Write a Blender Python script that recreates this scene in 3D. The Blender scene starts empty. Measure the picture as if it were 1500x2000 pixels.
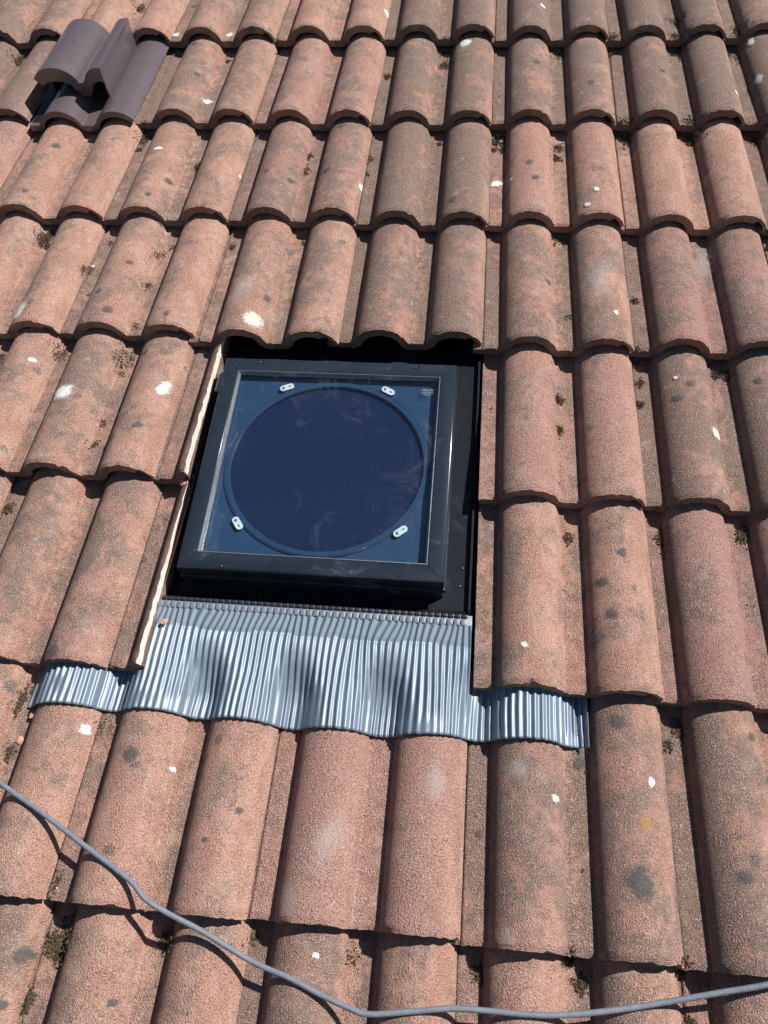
import bpy, bmesh, math, random
import numpy as np
from mathutils import Matrix, Vector, noise as mnoise

S = bpy.context.scene
COL = S.collection
random.seed(7)

# ------------------------------------------------------------------ frame of the roof
# Roof-local coordinates: x along the courses, y up the slope, z out of the roof.
PITCH_ANGLE = math.radians(30)
TILT = Matrix.Translation((0, 0, 3.2)) @ Matrix.Rotation(PITCH_ANGLE, 4, 'X')

# ------------------------------------------------------------------ camera
cam_d = bpy.data.cameras.new('camera')
cam = bpy.data.objects.new('camera', cam_d)
COL.objects.link(cam)
cam_d.sensor_fit = 'VERTICAL'
cam_d.sensor_height = 36.0
cam_d.lens = 27.54
cam_d.clip_start = 0.02
cam_d.clip_end = 500
rx, ry, rz = 0.50533856, 0.05987787, 0.09115804
CR = Matrix.Rotation(rz, 4, 'Z') @ Matrix.Rotation(ry, 4, 'Y') @ Matrix.Rotation(rx, 4, 'X')
cam.matrix_world = TILT @ Matrix.Translation((0.92777679, -2.45177634, 1.20065022)) @ CR
S.camera = cam

# ------------------------------------------------------------------ sky and sun
sun_local = Vector((0.82, 0.53, 1.0)).normalized()
sun_dir = (TILT.to_3x3() @ sun_local).normalized()
elev = math.asin(sun_dir.z)
azim = math.atan2(sun_dir.x, sun_dir.y)
w = bpy.data.worlds.new('World')
S.world = w
w.use_nodes = True
wn = w.node_tree.nodes
sky = wn.new('ShaderNodeTexSky')
sky.sky_type = 'NISHITA'
sky.sun_disc = False
sky.sun_elevation = elev
sky.sun_rotation = azim
sky.altitude = 1200
sky.dust_density = 0.2
sky.ozone_density = 3.0
w.node_tree.links.new(sky.outputs[0], wn['Background'].inputs[0])
wn['Background'].inputs[1].default_value = 0.05
sl = bpy.data.lights.new('sun', 'SUN')
sl.energy = 5.0
sl.angle = math.radians(0.5)
sl.color = (1.0, 0.965, 0.93)
sun = bpy.data.objects.new('sun', sl)
COL.objects.link(sun)
sun.rotation_euler = sun_dir.to_track_quat('Z', 'Y').to_euler()
sun.location = sun_dir * 20
S.view_settings.view_transform = 'Standard'
S.view_settings.look = 'None'
S.view_settings.exposure = 0.64
S.view_settings.gamma = 1
S.render.engine = 'CYCLES'
S.cycles.max_bounces = 6
S.cycles.diffuse_bounces = 3
S.cycles.glossy_bounces = 3
S.cycles.transparent_max_bounces = 8

# ------------------------------------------------------------------ node helpers
class NT:
    def __init__(self, name):
        self.m = bpy.data.materials.new(name)
        self.m.use_nodes = True
        self.t = self.m.node_tree
        self.n = self.t.nodes
        self.b = self.n['Principled BSDF']
        self.out = self.n['Material Output']

    def new(self, typ, **kw):
        nd = self.n.new('ShaderNode' + typ)
        for k, v in kw.items():
            setattr(nd, k, v)
        return nd

    def put(self, sock, v):
        if isinstance(v, bpy.types.NodeSocket):
            self.t.links.new(v, sock)
        elif isinstance(v, (tuple, list)):
            sock.default_value = tuple(v) + ((1,) if len(v) == 3 and sock.type == 'RGBA' else ())
        else:
            sock.default_value = v

    def math(self, op, a, b=0.0, c=0.0, clamp=False):
        nd = self.new('Math', operation=op, use_clamp=clamp)
        for i, v in enumerate((a, b, c)):
            self.put(nd.inputs[i], v)
        return nd.outputs[0]

    def vmath(self, op, a, b):
        nd = self.new('VectorMath', operation=op)
        self.put(nd.inputs[0], a)
        self.put(nd.inputs[1], b)
        return nd.outputs[0]

    def mix(self, f, a, b, mode='MIX'):
        nd = self.new('Mix', data_type='RGBA', blend_type=mode, clamp_factor=True)
        self.put(nd.inputs[0], f)
        self.put(nd.inputs[6], a)
        self.put(nd.inputs[7], b)
        return nd.outputs[2]

    def noise(self, vec, scale, detail=2.0, rough=0.5, dist=0.0):
        nd = self.new('TexNoise')
        self.put(nd.inputs['Vector'], vec)
        nd.inputs['Scale'].default_value = scale
        nd.inputs['Detail'].default_value = detail
        nd.inputs['Roughness'].default_value = rough
        nd.inputs['Distortion'].default_value = dist
        return nd.outputs['Fac']

    def vor(self, vec, scale, feature='F1'):
        nd = self.new('TexVoronoi', feature=feature)
        self.put(nd.inputs['Vector'], vec)
        nd.inputs['Scale'].default_value = scale
        return nd

    def ramp(self, v, lo, hi, a=0.0, b=1.0):
        nd = self.new('MapRange', clamp=True, interpolation_type='SMOOTHSTEP')
        self.put(nd.inputs[0], v)
        for i, x in enumerate((lo, hi, a, b)):
            self.put(nd.inputs[i + 1], x)
        return nd.outputs[0]

    def objattr(self, name):
        return self.new('Attribute', attribute_type='OBJECT', attribute_name=name).outputs['Fac']

    def attr(self, name):
        return self.new('Attribute', attribute_type='GEOMETRY', attribute_name=name).outputs['Fac']

    def coord(self):
        return self.new('TexCoord').outputs['Object']

    def bump(self, h, strength, dist):
        nd = self.new('Bump')
        nd.inputs['Strength'].default_value = strength
        nd.inputs['Distance'].default_value = dist
        self.put(nd.inputs['Height'], h)
        self.put(self.b.inputs['Normal'], nd.outputs[0])

    def set(self, **kw):
        for k, v in kw.items():
            self.put(self.b.inputs[k.replace('_', ' ')], v)


def tile_material():
    M = NT('weathered_concrete_tile')
    oc = M.coord()
    rnd = M.new('ObjectInfo').outputs['Random']
    comb = M.new('CombineXYZ')
    M.put(comb.inputs[0], M.math('MULTIPLY', rnd, 37.0))
    M.put(comb.inputs[1], M.math('MULTIPLY', rnd, 91.0))
    M.put(comb.inputs[2], M.math('MULTIPLY', rnd, 13.0))
    p = M.vmath('ADD', oc, comb.outputs[0])
    ps = M.vmath('MULTIPLY', p, (1.0, 0.30, 1.0))
    big = M.noise(p, 13.0, 3.0, 0.6, 0.3)
    streak = M.noise(ps, 34.0, 2.0, 0.6)
    med = M.noise(p, 60.0, 3.0, 0.65)
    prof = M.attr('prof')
    foot = M.attr('foot')
    dirt = M.objattr('dirt')
    red = M.objattr('red')
    grain = M.noise(p, 600.0, 1.0, 0.6)
    grain2 = M.noise(p, 300.0, 2.0, 0.7)
    # clay-coloured concrete
    base = M.mix(M.ramp(streak, 0.35, 0.65), (0.352, 0.187, 0.136), (0.455, 0.270, 0.203))
    base = M.mix(M.math('MULTIPLY', M.ramp(med, 0.45, 0.72), 0.40), base, (0.455, 0.232, 0.146))
    base = M.mix(M.math('MULTIPLY', red, 0.75), base, (0.285, 0.150, 0.132))
    # grey crust of lichen and soot
    d = M.math('ADD', M.math('MULTIPLY', big, 0.95), M.math('MULTIPLY', med, 0.40))
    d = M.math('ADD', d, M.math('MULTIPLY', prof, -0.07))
    d = M.math('ADD', d, M.math('MULTIPLY', M.math('ADD', dirt, -0.5), 0.50))
    d = M.math('ADD', d, M.math('MULTIPLY', streak, 0.42))
    crust = M.ramp(d, 0.71, 1.03, 0.0, 0.95)
    crust = M.math('MULTIPLY', crust, M.ramp(grain2, 0.32, 0.58, 0.40, 1.0))
    col = M.mix(crust, base, (0.112, 0.086, 0.071))
    # paler bloom
    bloom = M.ramp(M.noise(M.vmath('ADD', p, (5.1, 2.2, 9.0)), 15.0, 3.0, 0.6), 0.58, 0.78, 0.0, 0.40)
    col = M.mix(bloom, col, (0.43, 0.36, 0.325))
    # trough dirt
    tr = M.math('MULTIPLY', M.math('MULTIPLY', foot, M.math('ADD', dirt, 0.25)), M.ramp(med, 0.42, 0.62))
    col = M.mix(M.math('MULTIPLY', tr, 0.60), col, (0.150, 0.096, 0.066))
    # bare worn concrete along the lapped edge
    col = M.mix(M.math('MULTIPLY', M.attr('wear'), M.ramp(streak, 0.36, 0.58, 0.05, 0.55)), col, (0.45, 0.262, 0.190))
    # round dark lichen rosettes
    wob = M.new('TexNoise')
    M.put(wob.inputs['Vector'], p)
    wob.inputs['Scale'].default_value = 70
    pw = M.vmath('ADD', p, M.vmath('MULTIPLY', wob.outputs['Color'], (0.012, 0.012, 0.012)))
    for sc, rad, dens, c in ((16.0, 0.115, 0.68, (0.085, 0.085, 0.083)), (46.0, 0.13, 0.86, (0.30, 0.285, 0.265))):
        v = M.vor(pw, sc)
        sep = M.new('SeparateColor')
        M.put(sep.inputs[0], v.outputs['Color'])
        sel = M.ramp(sep.outputs[0], dens, dens + 0.02)
        size = M.math('MULTIPLY', rad, M.math('ADD', sep.outputs[1], 0.45))
        sp = M.ramp(v.outputs['Distance'], size, M.math('MULTIPLY', size, 1.5), 1.0, 0.0)
        col = M.mix(M.math('MULTIPLY', M.math('MULTIPLY', sel, sp), 0.72), col, c)
    # sand grains: light and dark
    g = M.math('ADD', M.math('MULTIPLY', grain, 0.6), M.math('MULTIPLY', grain2, 0.4))
    col = M.mix(M.ramp(g, 0.50, 0.66, 0.0, M.ramp(big, 0.3, 0.7, 0.30, 0.68)), col, (0.57, 0.415, 0.34))
    col = M.mix(M.ramp(g, 0.36, 0.50, M.ramp(med, 0.3, 0.7, 0.25, 0.78), 0.0), col, (0.066, 0.047, 0.043))
    # fresh concrete grit at broken edges
    M.set(Base_Color=col, Roughness=0.92, Specular_IOR_Level=0.25)
    h = M.math('ADD', grain, M.math('MULTIPLY', grain2, 1.2))
    M.bump(h, 0.85, 0.0030)
    return M.m


def cut_material():
    M = NT('fresh_cut_concrete')
    c = M.coord()
    n = M.noise(c, 90.0, 5.0, 0.7)
    g = M.noise(c, 420.0, 2.0, 0.6)
    col = M.mix(M.ramp(n, 0.4, 0.65), (0.80, 0.74, 0.68), (0.70, 0.50, 0.40))
    col = M.mix(M.ramp(g, 0.55, 0.7, 0, 0.4), col, (0.85, 0.8, 0.75))
    M.set(Base_Color=col, Roughness=0.9)
    M.bump(M.math('ADD', n, g), 0.5, 0.002)
    return M.m


def splat_material(name, c1, c2, alpha, soft):
    M = NT(name)
    c = M.coord()
    r = M.attr('rad')
    n = M.noise(c, 170.0, 2.0, 0.7)
    n2 = M.noise(c, 480.0, 2.0, 0.7)
    v = M.math('ADD', r, M.math('MULTIPLY', M.math('ADD', n, -0.5), 0.75))
    v = M.math('ADD', v, M.math('MULTIPLY', M.math('ADD', n2, -0.5), 1.0))
    a = M.ramp(v, 0.80 - soft, 0.86, alpha, 0.0)
    M.set(Base_Color=M.mix(M.ramp(n2, 0.38, 0.62), c1, c2), Roughness=0.95, Specular_IOR_Level=0.2, Alpha=a)
    M.bump(n2, 0.4, 0.0015)
    return M.m


def simple(name, col, rough, metal=0.0, spec=0.5, var=0.0, scale=30.0, bump=0.0, dust=0.0, dustcol=(0.45, 0.46, 0.47), coat=0.0):
    M = NT(name)
    c = M.coord()
    n = M.noise(c, scale, 5.0, 0.65)
    colr = M.mix(M.math('MULTIPLY', n, var), col, tuple(min(1, x * 1.9 + 0.02) for x in col))
    if dust:
        dn = M.noise(c, 11.0, 7.0, 0.72, 0.8)
        dm = M.ramp(dn, 0.54, 0.80, 0.0, dust)
        colr = M.mix(dm, colr, dustcol)
        M.set(Roughness=M.math('ADD', M.math('MULTIPLY', dm, 0.5), rough, clamp=True))
    else:
        M.set(Roughness=M.ramp(n, 0.3, 0.7, rough * 0.85, min(1, rough * 1.15)))
    M.set(Base_Color=colr, Metallic=metal, Specular_IOR_Level=spec, Coat_Weight=coat)
    if bump:
        M.bump(M.noise(c, scale * 4, 3.0), bump, 0.001)
    return M.m


def glass_material():
    M = NT('clear_glass')
    lw = M.new('LayerWeight')
    lw.inputs[0].default_value = 0.5
    sch = M.math('ADD', 0.066, M.math('MULTIPLY', 0.9, M.math('POWER', lw.outputs['Facing'], 5.0)))
    gl = M.new('BsdfGlossy')
    gl.inputs['Roughness'].default_value = 0.012
    tr = M.new('BsdfTransparent')
    tr.inputs[0].default_value = (0.92, 0.95, 0.95, 1)
    c = M.coord()
    dn = M.noise(c, 9.0, 5.0, 0.75, 1.2)
    fine = M.noise(c, 140.0, 4.0, 0.8)
    df = M.new('BsdfDiffuse')
    df.inputs[0].default_value = (0.55, 0.58, 0.62, 1)
    dm = M.math('MULTIPLY', M.ramp(dn, 0.54, 0.85, 0.003, 0.07), M.ramp(fine, 0.35, 0.7, 0.3, 1.0))
    m1 = M.new('MixShader')
    M.put(m1.inputs[0], sch)
    M.put(m1.inputs[1], tr.outputs[0])
    M.put(m1.inputs[2], gl.outputs[0])
    m2 = M.new('MixShader')
    M.put(m2.inputs[0], dm)
    M.put(m2.inputs[1], m1.outputs[0])
    M.put(m2.inputs[2], df.outputs[0])
    M.put(M.out.inputs[0], m2.outputs[0])
    return M.m


MT = tile_material()
MCUT = cut_material()
M_WHITE = splat_material('white_lichen', (0.74, 0.74, 0.69), (0.50, 0.49, 0.44), 0.93, 0.38)
M_CREAM = splat_material('cream_lichen', (0.66, 0.60, 0.50), (0.46, 0.40, 0.33), 0.9, 0.3)
M_DARK = splat_material('dark_lichen', (0.060, 0.062, 0.062), (0.12, 0.11, 0.10), 0.80, 0.55)
M_PALE = splat_material('pale_bloom', (0.60, 0.55, 0.52), (0.48, 0.42, 0.39), 0.28, 0.75)
M_ORANGE = splat_material('orange_lichen', (0.48, 0.23, 0.05), (0.38, 0.25, 0.13), 0.5, 0.5)
M_FRAME = simple('black_coated_frame', (0.009, 0.014, 0.021), 0.22, 0.0, 0.5, 0.5, 25, 0.05, 0.34, (0.24, 0.28, 0.32))  # black coating; base and dust shifted blue to paint in reflected sky
M_TRAY = simple('dark_flashing_metal', (0.011, 0.015, 0.022), 0.42, 0.1, 0.5, 0.4, 20, 0.05, 0.12)
M_LIP = simple('grey_gasket', (0.20, 0.22, 0.24), 0.28, 0.6, 0.5, 0.4, 60, 0.05)
M_PLATE = simple('sky_tinted_plate', (0.018, 0.045, 0.100), 0.35, 0.0, 0.5, 0.2, 12, 0.0)  # grey plate with the sky's blue reflection put into its base colour
M_DISC = simple('dark_tunnel_disc', (0.003, 0.009, 0.040), 0.32, 0.0, 0.4, 0.3, 8, 0.0, 0.06, (0.16, 0.19, 0.26))  # navy base colour stands in for sky mirrored over the dark tunnel
M_RING = simple('clear_plastic_ring', (0.022, 0.048, 0.10), 0.16, 0.0, 0.6, 0.2, 20, 0.0)
M_CLIP = simple('pale_plastic_clip', (0.62, 0.66, 0.70), 0.35, 0.0, 0.5, 0.2, 60)
M_SCREW = simple('dark_screw', (0.05, 0.055, 0.06), 0.3, 0.7, 0.5)
M_APRON = simple('grey_pleated_aluminium', (0.128, 0.163, 0.200), 0.48, 0.30, 0.5, 0.25, 40, 0.08, 0.10, (0.34, 0.33, 0.32))
M_APRON2 = simple('matte_pleated_aluminium', (0.100, 0.132, 0.162), 0.62, 0.15, 0.4, 0.25, 40, 0.08, 0.12, (0.30, 0.29, 0.28))
M_BEAD = simple('grey_hinge', (0.12, 0.14, 0.165), 0.45, 0.1, 0.5, 0.4, 50, 0.05, 0.2, (0.3, 0.29, 0.28))
M_BROWN = simple('brown_plastic', (0.085, 0.066, 0.070), 0.24, 0.0, 0.8, 0.15, 14, 0.06, 0.14, (0.30, 0.27, 0.26))
M_BLACK = simple('black_plastic', (0.012, 0.013, 0.016), 0.22, 0.0, 0.5)
M_CABLE = simple('weathered_grey_cable', (0.088, 0.10, 0.118), 0.62, 0.0, 0.4, 1.0, 90, 0.6, 0.5, (0.25, 0.26, 0.275))
M_UNDER = simple('black_underlay', (0.014, 0.014, 0.015), 0.8, 0.0, 0.2, 0.4, 40, 0.2)
M_WOOD = simple('softwood_batten', (0.28, 0.18, 0.10), 0.8, 0.0, 0.2, 0.4, 50, 0.2)
M_TEXT = simple('etched_mark', (0.22, 0.27, 0.33), 0.6)
M_STONE = simple('broken_tile_chip', (0.40, 0.20, 0.14), 0.9, 0.0, 0.2, 0.4, 200, 0.4)


def moss_material():
    M = NT('dry_moss')
    c = M.coord()
    n = M.noise(c, 90.0, 3.0, 0.6)
    g = M.noise(c, 700.0, 2.0, 0.6)
    col = M.mix(M.ramp(n, 0.4, 0.6), (0.048, 0.037, 0.020), (0.080, 0.054, 0.035))
    col = M.mix(M.ramp(g, 0.5, 0.7, 0, 0.7), col, (0.13, 0.105, 0.06))
    M.set(Base_Color=col, Roughness=0.95, Specular_IOR_Level=0.1)
    return M.m


M_MOSS = moss_material()

# ------------------------------------------------------------------ object helpers
def mesh_obj(name, verts, faces, mat, parent=None, smooth=True, angle=None, mats=None, fmat=None):
    me = bpy.data.meshes.new(name)
    me.from_pydata([tuple(v) for v in verts], [], faces)
    for m in (mats or [mat]):
        me.materials.append(m)
    if fmat is not None:
        me.polygons.foreach_set('material_index', fmat)
    if smooth:
        me.polygons.foreach_set('use_smooth', [True] * len(me.polygons))
        if angle is not None:
            me.set_sharp_from_angle(angle=math.radians(angle))
    me.update()
    return link(name, me, parent)


def link(name, me, parent=None, loc=None):
    o = bpy.data.objects.new(name, me)
    COL.objects.link(o)
    o.parent = parent
    if loc is not None:
        o.location = loc
    return o


def place(o, x=0, y=0, z=0, rot=0.0):
    o.matrix_basis = TILT @ Matrix.Translation((x, y, z)) @ Matrix.Rotation(rot, 4, 'Z')


def tag(o, label, cat, group=None):
    o['label'] = label
    o['category'] = cat
    if group:
        o['group'] = group


def empty(name, x, y, z, label, cat):
    o = link(name, None)
    o.empty_display_size = 0.1
    place(o, x, y, z)
    tag(o, label, cat)
    return o


def bm_obj(name, bm, mat, parent=None, angle=35):
    me = bpy.data.meshes.new(name)
    bmesh.ops.recalc_face_normals(bm, faces=bm.faces)
    bm.to_mesh(me)
    bm.free()
    me.materials.append(mat)
    me.polygons.foreach_set('use_smooth', [True] * len(me.polygons))
    me.set_sharp_from_angle(angle=math.radians(angle))
    return link(name, me, parent)


def bm_box(bm, x0, x1, y0, y1, z0, z1, bev=0.0):
    r = bmesh.ops.create_cube(bm, size=1.0)
    vs = r['verts']
    for v in vs:
        v.co = Vector(((x0 + x1) / 2 + v.co.x * (x1 - x0), (y0 + y1) / 2 + v.co.y * (y1 - y0), (z0 + z1) / 2 + v.co.z * (z1 - z0)))
    if bev:
        es = list({e for v in vs for e in v.link_edges})
        bmesh.ops.bevel(bm, geom=es, offset=bev, segments=2, affect='EDGES', profile=0.5)


KS = 1.016


def sweep_square(name, prof, mat, parent, seg=1, angle=35):
    """Closed profile [(half size, z)] carried round a square with mitred corners."""
    verts, faces = [], []
    n = len(prof)
    for cx, cy in ((-1, -1), (1, -1), (1, 1), (-1, 1)):
        for h, z in prof:
            verts.append((cx * h * KS, cy * h * KS, z))
    for c in range(4):
        d = (c + 1) % 4
        for i in range(n):
            j = (i + 1) % n
            faces.append((c * n + i, d * n + i, d * n + j, c * n + j))
    o = mesh_obj(name, verts, faces, mat, parent, smooth=True, angle=angle)
    bm = bmesh.new()
    bm.from_mesh(o.data)
    bmesh.ops.recalc_face_normals(bm, faces=bm.faces)
    bm.to_mesh(o.data)
    bm.free()
    return o


def disc_ring(name, r0, r1, z0, z1, mat, parent, bev=0.001, n=128):
    r0, r1 = r0 * KS, r1 * KS
    prof = [(r0, z0), (r1, z0), (r1, z1 - bev), (r1 - bev, z1), (r0 + bev, z1), (r0, z1 - bev)]
    verts, faces = [], []
    m = len(prof)
    for k in range(n):
        a = 2 * math.pi * k / n
        for r, z in prof:
            verts.append((r * math.cos(a), r * math.sin(a), z))
    for k in range(n):
        l = (k + 1) % n
        for i in range(m):
            j = (i + 1) % m
            faces.append((k * m + i, l * m + i, l * m + j, k * m + j))
    return mesh_obj(name, verts, faces, mat, parent, angle=30)


# ------------------------------------------------------------------ tile shape
P = 0.15            # roll spacing
H = 0.040           # roll height above the pan
W = 0.0555          # half width of a roll
STEP = 0.030        # rise from one course to the next
SLOPE = STEP / 0.355
LEN = 0.425
S_L = -0.112        # left edge of a tile (tucked below its neighbour)
S_R = P + 0.0578
VE = {-3: -1.11, -2: -0.755, -1: -0.398, 0: -0.043, 1: 0.312, 2: 0.665, 3: 1.0245, 4: 1.380, 5: 1.731, 6: 2.087, 7: 2.446, 8: 2.80, 9: 3.155, 10: 3.51, 11: 3.865}


def smax(a, b, k):
    h = max(k - abs(a - b), 0.0) / k
    return max(a, b) + h * h * k * 0.25


def roll(x):
    ax = abs(x)
    if ax < 1:
        return (1 - ax ** 2.1) ** 0.63
    return -(ax - 1) * 4.0


def prof(s):
    """Top surface height of a tile at cross position s (0 = centre of its first roll)."""
    if s > P / 2:
        x = (s - P) / W
        seam = True
    else:
        x = s / W
        seam = False
    if x > 0:
        if seam:
            z = max(roll(x / 1.03), 0.0)
            z = smax(z, 0.07, 0.02)
        else:
            z = smax(roll(x * 1.02), 0.0, 0.22)
    else:
        z = smax(roll(x), 0.0, 0.06)
    if s < -0.0906:
        z -= min(0.08, (-0.0906 - s) * 60)
    return -H + H * z


def surf(u, v):
    """Roof surface height at u, v (v is measured down the slope)."""
    r = min((k for k in VE if VE[k] >= v), key=lambda k: VE[k])
    k = math.floor((u / P + 1.0 - 0.34) / 2) * 2 - 1 + 0
    best = None
    for kk in (k - 2, k, k + 2):
        s = u - kk * P
        if S_L < s < S_R:
            z = prof(s)
            if best is None or z > best:
                best = z
    if best is None:
        best = -H
    return best - (VE[r] - v) * SLOPE


def s_samples(s0, s1):
    out = set()
    for c in (-P, 0.0, P, 2 * P):
        for i in range(23):
            x = c - W * math.cos(math.pi * i / 22)
            out.add(round(x, 5))
        for e in (-0.0585, 0.0575, 0.061, -0.0906 if c == 0.0 else -0.06, -0.0921 if c == 0.0 else -0.06, -0.0555, -0.054, 0.0555, 0.059, 0.0625, 0.0665, -0.0700, -0.064):
            out.add(round(c + e, 5))
    out = [x for x in sorted(out) if s0 + 0.001 < x < s1 - 0.001]
    out = [s0] + out + [s1]
    res = [out[0]]
    for x in out[1:]:
        if x - res[-1] > 0.0009:
            res.append(x)
    res[-1] = s1
    return res


def tile_mesh(name, seed, s0=S_L, s1=S_R, cut=None):
    """One interlocking tile; its lower end lies at y = 0, its head at y = LEN."""
    rng = random.Random(seed)
    ss = s_samples(s0, s1)
    ys = [0.0, 0.0025, 0.006, 0.012, 0.03, 0.07, 0.13, 0.20, 0.28, 0.36, LEN]
    if cut:
        ys = ys[:4] + [0.012 + (LEN - 0.012) * i / 48 for i in range(1, 49)]
    n = len(ss)
    off = Vector((seed * 3.1, seed * 1.7, seed * 0.9))
    top, bot = [], []
    zs = [prof(s) for s in ss]
    chips = [(rng.uniform(s0, s1), rng.uniform(0.004, 0.013), rng.uniform(0.0012, 0.0038)) for _ in range(rng.randint(3, 8))]
    verts = []
    for y in ys:
        near = max(0.0, 1 - y / 0.012)
        for i, s in enumerate(ss):
            e = mnoise.noise(Vector((s * 260, y * 200, 0)) + off) * 0.0026 + mnoise.noise(Vector((s * 110, 0, 3)) + off) * 0.0014
            c = sum(d * max(0, 1 - abs(s - a) / b) for a, b, d in chips)
            yy = y + near * (e + c)
            z = zs[i] - (y) * SLOPE
            z += mnoise.noise(Vector((s * 18, y * 9, 1)) + off) * 0.0008
            if near > 0.5:
                z -= 0.0022 * near + abs(e) * 0.5 + c * 0.3
            sx = s
            if i == n - 1 and cut is None:
                sx += mnoise.noise(Vector((0, y * 60, 7)) + off) * 0.0012
            if i == n - 1 and cut is not None:
                sx += mnoise.noise(Vector((0, y * 80, 7)) + off) * 0.0030
            verts.append((sx, yy, z))
    T = 0.0165
    for y in ys:
        near = max(0.0, 1 - y / 0.03)
        for i, s in enumerate(ss):
            a = max(0, i - 1)
            b = min(n - 1, i + 1)
            ds, dz = ss[b] - ss[a], zs[b] - zs[a]
            L = math.hypot(ds, dz)
            nx, nz = -dz / L, ds / L
            t = T * (1 + 0.25 * near)
            if s > P + 0.035 and cut is None:
                t *= 0.45
            if s < -0.088:
                t *= 0.75
            xb = s - nx * t * 0.85
            zb = zs[i] - y * SLOPE - max(nz, 0.45) * t
            if cut is not None and i == n - 1:
                xb = s
                zb = -H - 0.022 - y * SLOPE
            e = mnoise.noise(Vector((s * 240, y * 200, 9)) + off) * 0.0016
            verts.append((xb, y + e * max(0, 1 - y / 0.012), zb))
    m = len(ys)
    faces, fm = [], []
    O = n * m
    for j in range(m - 1):
        for i in range(n - 1):
            a = j * n + i
            faces.append((a, a + 1, a + n + 1, a + n))
            fm.append(0)
            faces.append((O + a, O + a + n, O + a + n + 1, O + a + 1))
            fm.append(0)
    for i in range(n - 1):
        faces.append((i, O + i, O + i + 1, i + 1))
        fm.append(0)
        a = (m - 1) * n + i
        faces.append((a, a + 1, O + a + 1, O + a))
        fm.append(0)
    for j in range(m - 1):
        a = j * n
        faces.append((a, a + n, O + a + n, O + a))
        fm.append(0)
        a = j * n + n - 1
        faces.append((a, O + a, O + a + n, a + n))
        fm.append(1 if cut is not None else 0)
    me = bpy.data.meshes.new(name)
    me.from_pydata(verts, [], faces)
    me.materials.append(MT)
    me.materials.append(MCUT)
    me.polygons.foreach_set('material_index', fm)
    me.polygons.foreach_set('use_smooth', [True] * len(faces))
    me.set_sharp_from_angle(angle=math.radians(48))
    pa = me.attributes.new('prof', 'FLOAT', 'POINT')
    fa = me.attributes.new('foot', 'FLOAT', 'POINT')
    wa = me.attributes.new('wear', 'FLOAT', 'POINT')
    pv, fv, wv = [], [], []
    for k in range(2 * m):
        for s in ss:
            c = P if s > P / 2 else 0.0
            x = (s - c) / W
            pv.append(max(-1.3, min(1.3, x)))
            q = (-H - prof(s)) / H + 1.0
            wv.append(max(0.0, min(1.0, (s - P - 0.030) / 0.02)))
            fv.append(max(0.0, min(1.0, (q - 0.75) / 0.25)))
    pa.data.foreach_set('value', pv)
    fa.data.foreach_set('value', fv)
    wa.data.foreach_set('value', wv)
    me.update()
    return me


# ------------------------------------------------------------------ the roof and its tiles
bm = bmesh.new()
bm_box(bm, -1.75, 3.25, -4.0, 1.7, -0.30, -0.135)
roof = bm_obj('roof', bm, M_UNDER)
place(roof)
roof['kind'] = 'structure'
roof['label'] = 'weathered terracotta tiled roof slope filling the whole picture'

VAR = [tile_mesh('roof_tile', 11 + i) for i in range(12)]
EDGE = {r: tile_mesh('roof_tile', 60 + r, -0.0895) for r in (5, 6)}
TILES = {}
# things seen in the photograph: redder or cleaner tiles
LOOK = {(4, 9): (0.9, 0.45), (6, 9): (1.0, 0.30), (5, 7): (0.6, 0.2), (7, 5): (0.7, 0.12), (7, 3): (0.15, 0.30), (7, 1): (0.1, 0.35),
        (4, 3): (0.1, 0.45), (6, 1): (0.2, 0.5), (7, 7): (0.3, 0.55), (7, 9): (0.3, 0.6), (1, 5): (0.1, 0.85), (1, 7): (0.1, 0.85),
        (0, 7): (0.2, 0.9), (2, 7): (0.1, 0.7), (2, 9): (0.3, 0.75), (5, 9): (0.2, 0.7), (2, 5): (0.1, 0.75), (4, 1): (0.1, 0.35),
        (4, -1): (0.05, 0.3), (5, 1): (0.1, 0.45), (5, -1): (0.1, 0.35), (3, -1): (0.05, 0.35), (3, 1): (0.05, 0.45), (6, 7): (0.12, 0.36), (8, 3): (0.15, 0.35)}
NUDGE = {(4, 1): (-0.004, 0.0), (5, 1): (-0.006, 0.006), (6, 1): (0.0, -0.010), (6, 7): (0.005, 0.005), (6, 9): (-0.006, 0.001),
         (4, 3): (0.004, -0.004), (4, 5): (0.0, 0.003), (3, 9): (0.002, 0.0), (5, 9): (-0.003, -0.003), (3, 5): (0.003, -0.003)}
HOLE = {(5, 3), (5, 5), (6, 3), (6, 5)}
rng = random.Random(5)
ti = 0
for r in VE:
    for k in range(-9, 20, 2):
        jx, jy, jz, jr, look = rng.uniform(-.002, .002), rng.uniform(-.004, .004), rng.uniform(-.0015, .002), rng.gauss(0, .0065), (rng.random() ** 2.0 * 0.8, rng.uniform(0.18, 0.92))
        pick = rng.randrange(12)
        if (r, k) in HOLE or (r, k) == (2, -1):
            continue
        dx, dy = NUDGE.get((r, k), (0, 0))
        o = link('roof_tile', EDGE[r] if (k == 7 and r in (5, 6)) else VAR[pick], roof)
        o.matrix_basis = Matrix.Translation((k * P + dx + jx, -VE[r] + dy + jy, jz)) @ Matrix.Rotation(jr, 4, 'Z')
        o['red'], o['dirt'] = LOOK.get((r, k), look)
        if r < 3 and k > 5 and (r, k) not in LOOK:
            o['dirt'] = look[1] + 0.15
        TILES[(r, k)] = o
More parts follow.
